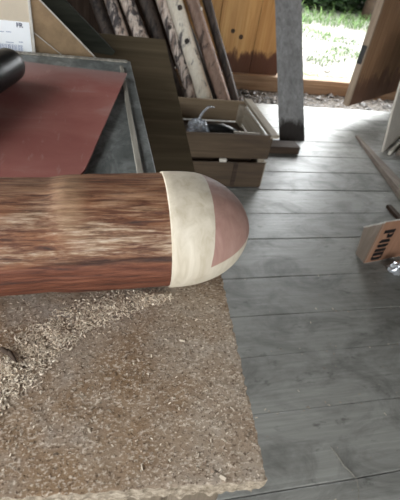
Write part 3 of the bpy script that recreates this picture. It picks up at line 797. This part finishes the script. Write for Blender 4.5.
for ch_ in 'POID':
    stencil(mb, ch_, A + ux * 0 + rx * 0, rx, ux) if False else None
    sub = MB(); stencil(sub, ch_, Vector((0, 0, 0)), rx, ux)
    o = A + ux * .030 + Vector((0, 0, ch * .80)) + rx * pos * scale_t
    mb.add([o + v * scale_t * 1.0 - nf * .0005 for v in sub.v], sub.f); pos += (.011 if ch_ == 'I' else .040) + .011
mb.build('stencil_lettering', M_black_ink, front)
# foil scrap
bm = bmesh.new(); bmesh.ops.create_icosphere(bm, subdivisions=3, radius=1)
fc = atz(397, 268, .03)
mb = MB(); mb.add([Vector((fc.x + v.co.x * .045, fc.y + v.co.y * .03, max(.001, .028 + v.co.z * .034))) + noise.noise_vector(v.co * 2.5) * .018 for v in bm.verts], [tuple(v.index for v in f.verts) for f in bm.faces]); bm.free()
for v in mb.v: v.z = max(.001, v.z)
tag(mb.build('foil_scrap', M_foil), 'crumpled silvery foil scrap on the floor in front of the printed carton', 'foil')

# wood curl and floor crumbs
pts = [atz(x, y, .004 + .004 * (i % 2)) for i, (x, y) in enumerate(((331, 447), (338, 456), (344, 466), (351, 472), (357, 480), (359, 493), (358, 506)))]
tag(MB().tube(pts, [.0015, .0018, .0017, .0016, .0014, .0014, .001], 6).build('wood_curl', M_rim), 'thin curled wood shaving on the dark floor near the bottom edge', 'shaving')
mb = MB()
for i in range(420):
    if rs.random() < .6:
        y = rs.choice(seams[8:14]) + rs.gauss(0, .01); x = rs.uniform(.2, 1.6)
        if noise.noise(Vector((x * 4, y * 4, 0))) < 0: continue
    else: x = rs.uniform(.2, 2.2); y = rs.uniform(.3, 2.9)
    flake(mb, Vector((x, y, .001)), rs.uniform(.0015, .004), .3)
tag(mb.build('floor_crumbs', M_dust), 'scattered wood crumbs along the seams of the grey floor', 'crumbs', kind='stuff')

# ------------------------------------------------------------------ outdoors and trench stones
M_stone_d = leaf_mat('dark_earthy_stones', (.05, .045, .04), (.20, .185, .165))
mb = MB(); base = [Vector(v) for v in ((0, 0, 1), (.9, 0, .2), (.2, .85, .1), (-.8, .4, .2), (-.6, -.7, .15), (.4, -.9, .2), (0, 0, -.6))]
bf = [(0, 1, 2), (0, 2, 3), (0, 3, 4), (0, 4, 5), (0, 5, 1), (6, 2, 1), (6, 3, 2), (6, 4, 3), (6, 5, 4), (6, 1, 5)]
for i in range(3200):
    if i < 1500: x = rs.uniform(.3, 3.8); y = rs.uniform(3.58, 4.09)
    else: x = rs.uniform(1.6, 6.5); y = 4.3 + 4.2 * rs.random() ** 1.3
    s = rs.uniform(.006, .02) * (1 if rs.random() < .93 else 2.2)
    z = gz(x, y); mt = Matrix.Rotation(rs.uniform(0, 6), 3, 'Z')
    mb.add([Vector((x, y, z + s * .2)) + mt @ Vector((v.x * s * 1.2, v.y * s, v.z * s * .7)) for v in base], bf)
_st = mb.build('gravel_stones', M_stone_d); _st.data.materials.append(M_stone)
for p_ in _st.data.polygons:
    if p_.index >= 15000: p_.material_index = 1
tag(_st, 'loose grey gravel by the sill and on the ground outside the doorway', 'gravel', kind='stuff')

def blade(mb, p, h, lean_, w):
    a = rs.uniform(0, 2 * PI); d = Vector((math.cos(a), math.sin(a), 0)); s_ = Vector((-d.y, d.x, 0)) * w; n = 5; vs = []
    for i in range(n + 1):
        s = i / n; c_ = p + d * (lean_ * h * s * s) + Vector((0, 0, h * (s - .55 * lean_ * s ** 3)))
        ww = s_ * (1 - s) ** .7 if i < n else s_ * .02
        vs += [c_ - ww, c_ + ww]
    mb.add(vs, [(2 * i, 2 * i + 1, 2 * i + 3, 2 * i + 2) for i in range(n)], True)
mb = MB()
for i in range(2600):
    x = rs.uniform(2.6, 8.5); y = rs.uniform(6.7, 7.95)
    y0 = 7.0 + .35 * noise.noise(Vector((x * .8, 1, 4))) 
    if y < y0: continue
    big_ = rs.random() < .25
    blade(mb, Vector((x, y, gz(x, y))), rs.uniform(.09, .18) * (1.9 if big_ and rs.random() < .4 else 1), rs.uniform(.3, 1.1), rs.uniform(.005, .011))
tag(mb.build('grass', M_grass), 'tall arching grass along the far edge of the gravel outside', 'grass', kind='stuff')
mb = MB()
for (px, py, rad_, n_) in ((316, 36, .3, 130), (338, 40, .28, 160), (345, 53, .2, 160), (318, 62, .15, 80), (308, 30, .3, 120), (330, 57, .2, 70)):
    c_ = atz(px, py, .06)
    for i in range(n_):
        a = rs.uniform(0, 6.28); d_ = rad_ * math.sqrt(rs.random()); x = c_.x + math.cos(a) * d_; y = c_.y + math.sin(a) * d_ * 1.3
        blade(mb, Vector((x, y, gz(x, y))), rs.uniform(.03, .09), rs.uniform(.4, 1.2), rs.uniform(.004, .008))
tag(mb.build('weeds', M_grass), 'low green weeds growing in patches on the bright gravel outside', 'weeds', kind='stuff')

def bush(c, rx_, ry, rz, n, label, seed):
    r = random.Random(seed); mb = MB()
    for i in range(n):
        v = Vector((r.gauss(0, 1), r.gauss(0, 1), r.gauss(0, 1))).normalized(); v *= r.uniform(.35, 1) * (1 + .25 * noise.noise(v * 2 + Vector((seed, 0, 0))))
        p = Vector(c) + Vector((v.x * rx_, v.y * ry, v.z * rz))
        if p.z < gz(p.x, p.y) + .02: continue
        s = r.uniform(.05, .12); mt = Matrix.Rotation(r.uniform(0, 6.3), 3, 'Z') @ Matrix.Rotation(r.gauss(.3, .6), 3, 'X')
        mb.add([p + mt @ Vector(q) * s for q in ((-1, 0, -.1), (-.2, -.45, .05), (1, 0, -.25), (-.2, .45, .05))], [(0, 1, 2, 3)])
    rt = empty('bush', (c[0], c[1], gz(c[0], c[1])), label, 'bush', 'bushes beyond the grass')
    mb.build('foliage', M_leaf, rt)
    st = MB()
    for k in range(4):
        a = 1.6 * k + seed; st.tube([(c[0], c[1], gz(c[0], c[1]) - .03), (c[0] + .2 * math.cos(a), c[1] + .2 * math.sin(a), c[2]), (c[0] + .5 * rx_ * math.cos(a), c[1] + .5 * ry * math.sin(a), c[2] + rz * .6)], [.03, .02, .008], 8)
    st.build('stem', M_darkwood, rt)
bush((4.2, 8.3, .6), 1.0, .5, .75, 4200, 'dark green bush behind the grass, next to the grey board', 1)
bush((5.7, 8.4, .6), .95, .5, .75, 4200, 'dark green bush behind the grass in the middle of the doorway', 2)
bush((7.3, 8.5, .6), .95, .6, .9, 3400, 'dark green bush behind the grass, next to the open door', 3)
bush((6.0, 9.9, .9), 3.6, .9, 1.2, 7000, 'long dark hedge mass rising behind the nearer bushes', 4)
tb = aty(367, 12, 7.9)
tag(MB().tube([(tb.x, 7.9, gz(tb.x, 7.9) - .05), (tb.x + .03, 7.9, 1.0), (tb.x - .02, 7.95, 2.6)], [.10, .08, .06], 14, wob=.15).build('tree_trunk', M_darkwood), 'dark tree trunk outside, beside the open door edge', 'tree trunk')

# ------------------------------------------------------------------ light
wd_ = bpy.data.worlds.new('world'); S.world = wd_; wd_.use_nodes = True
nt = wd_.node_tree; bg = nt.nodes['Background']
tcw = nt.nodes.new('ShaderNodeTexCoord'); sp = nt.nodes.new('ShaderNodeSeparateXYZ'); rp = nt.nodes.new('ShaderNodeValToRGB')
nt.links.new(tcw.outputs['Generated'], sp.inputs[0]); nt.links.new(sp.outputs[2], rp.inputs[0])
rp.color_ramp.elements[0].color = (.80, .84, .86, 1); rp.color_ramp.elements[1].color = (.95, .97, .99, 1)
nt.links.new(rp.outputs[0], bg.inputs[0])
mr = nt.nodes.new('ShaderNodeMapRange'); mr.inputs[1].default_value = .1; mr.inputs[2].default_value = .9; mr.inputs[3].default_value = 3.3; mr.inputs[4].default_value = 9.5
nt.links.new(sp.outputs[1], mr.inputs[0]); nt.links.new(mr.outputs[0], bg.inputs[1])
def portal(name, loc, rot_, sx, sy):
    l = bpy.data.lights.new(name, 'AREA'); l.shape = 'RECTANGLE'; l.size = sx; l.size_y = sy; l.cycles.is_portal = True
    o = bpy.data.objects.new(name, l); COL.objects.link(o); o.location = loc; o.rotation_euler = rot_
portal('doorway_light', (2.65, 4.2, 1.05), (-PI / 2, 0, 0), 1.75, 1.9)
portal('rear_opening_portal', (.05, -2.83, 1.15), (PI / 2, 0, 0), 3.1, 2.3)  # portal over the opening added behind the camera to brighten the near side
portal('window_light', (-2.1, .2, 1.7), (0, -PI / 2, 0), 1.5, 3.8)
S.view_settings.view_transform = 'Standard'; S.view_settings.look = 'None'; S.view_settings.gamma = 1
S.view_settings.use_curve_mapping = False
S.view_settings.exposure = 1.35
for o in bpy.data.objects:
    if '_o' in o: del o['_o']
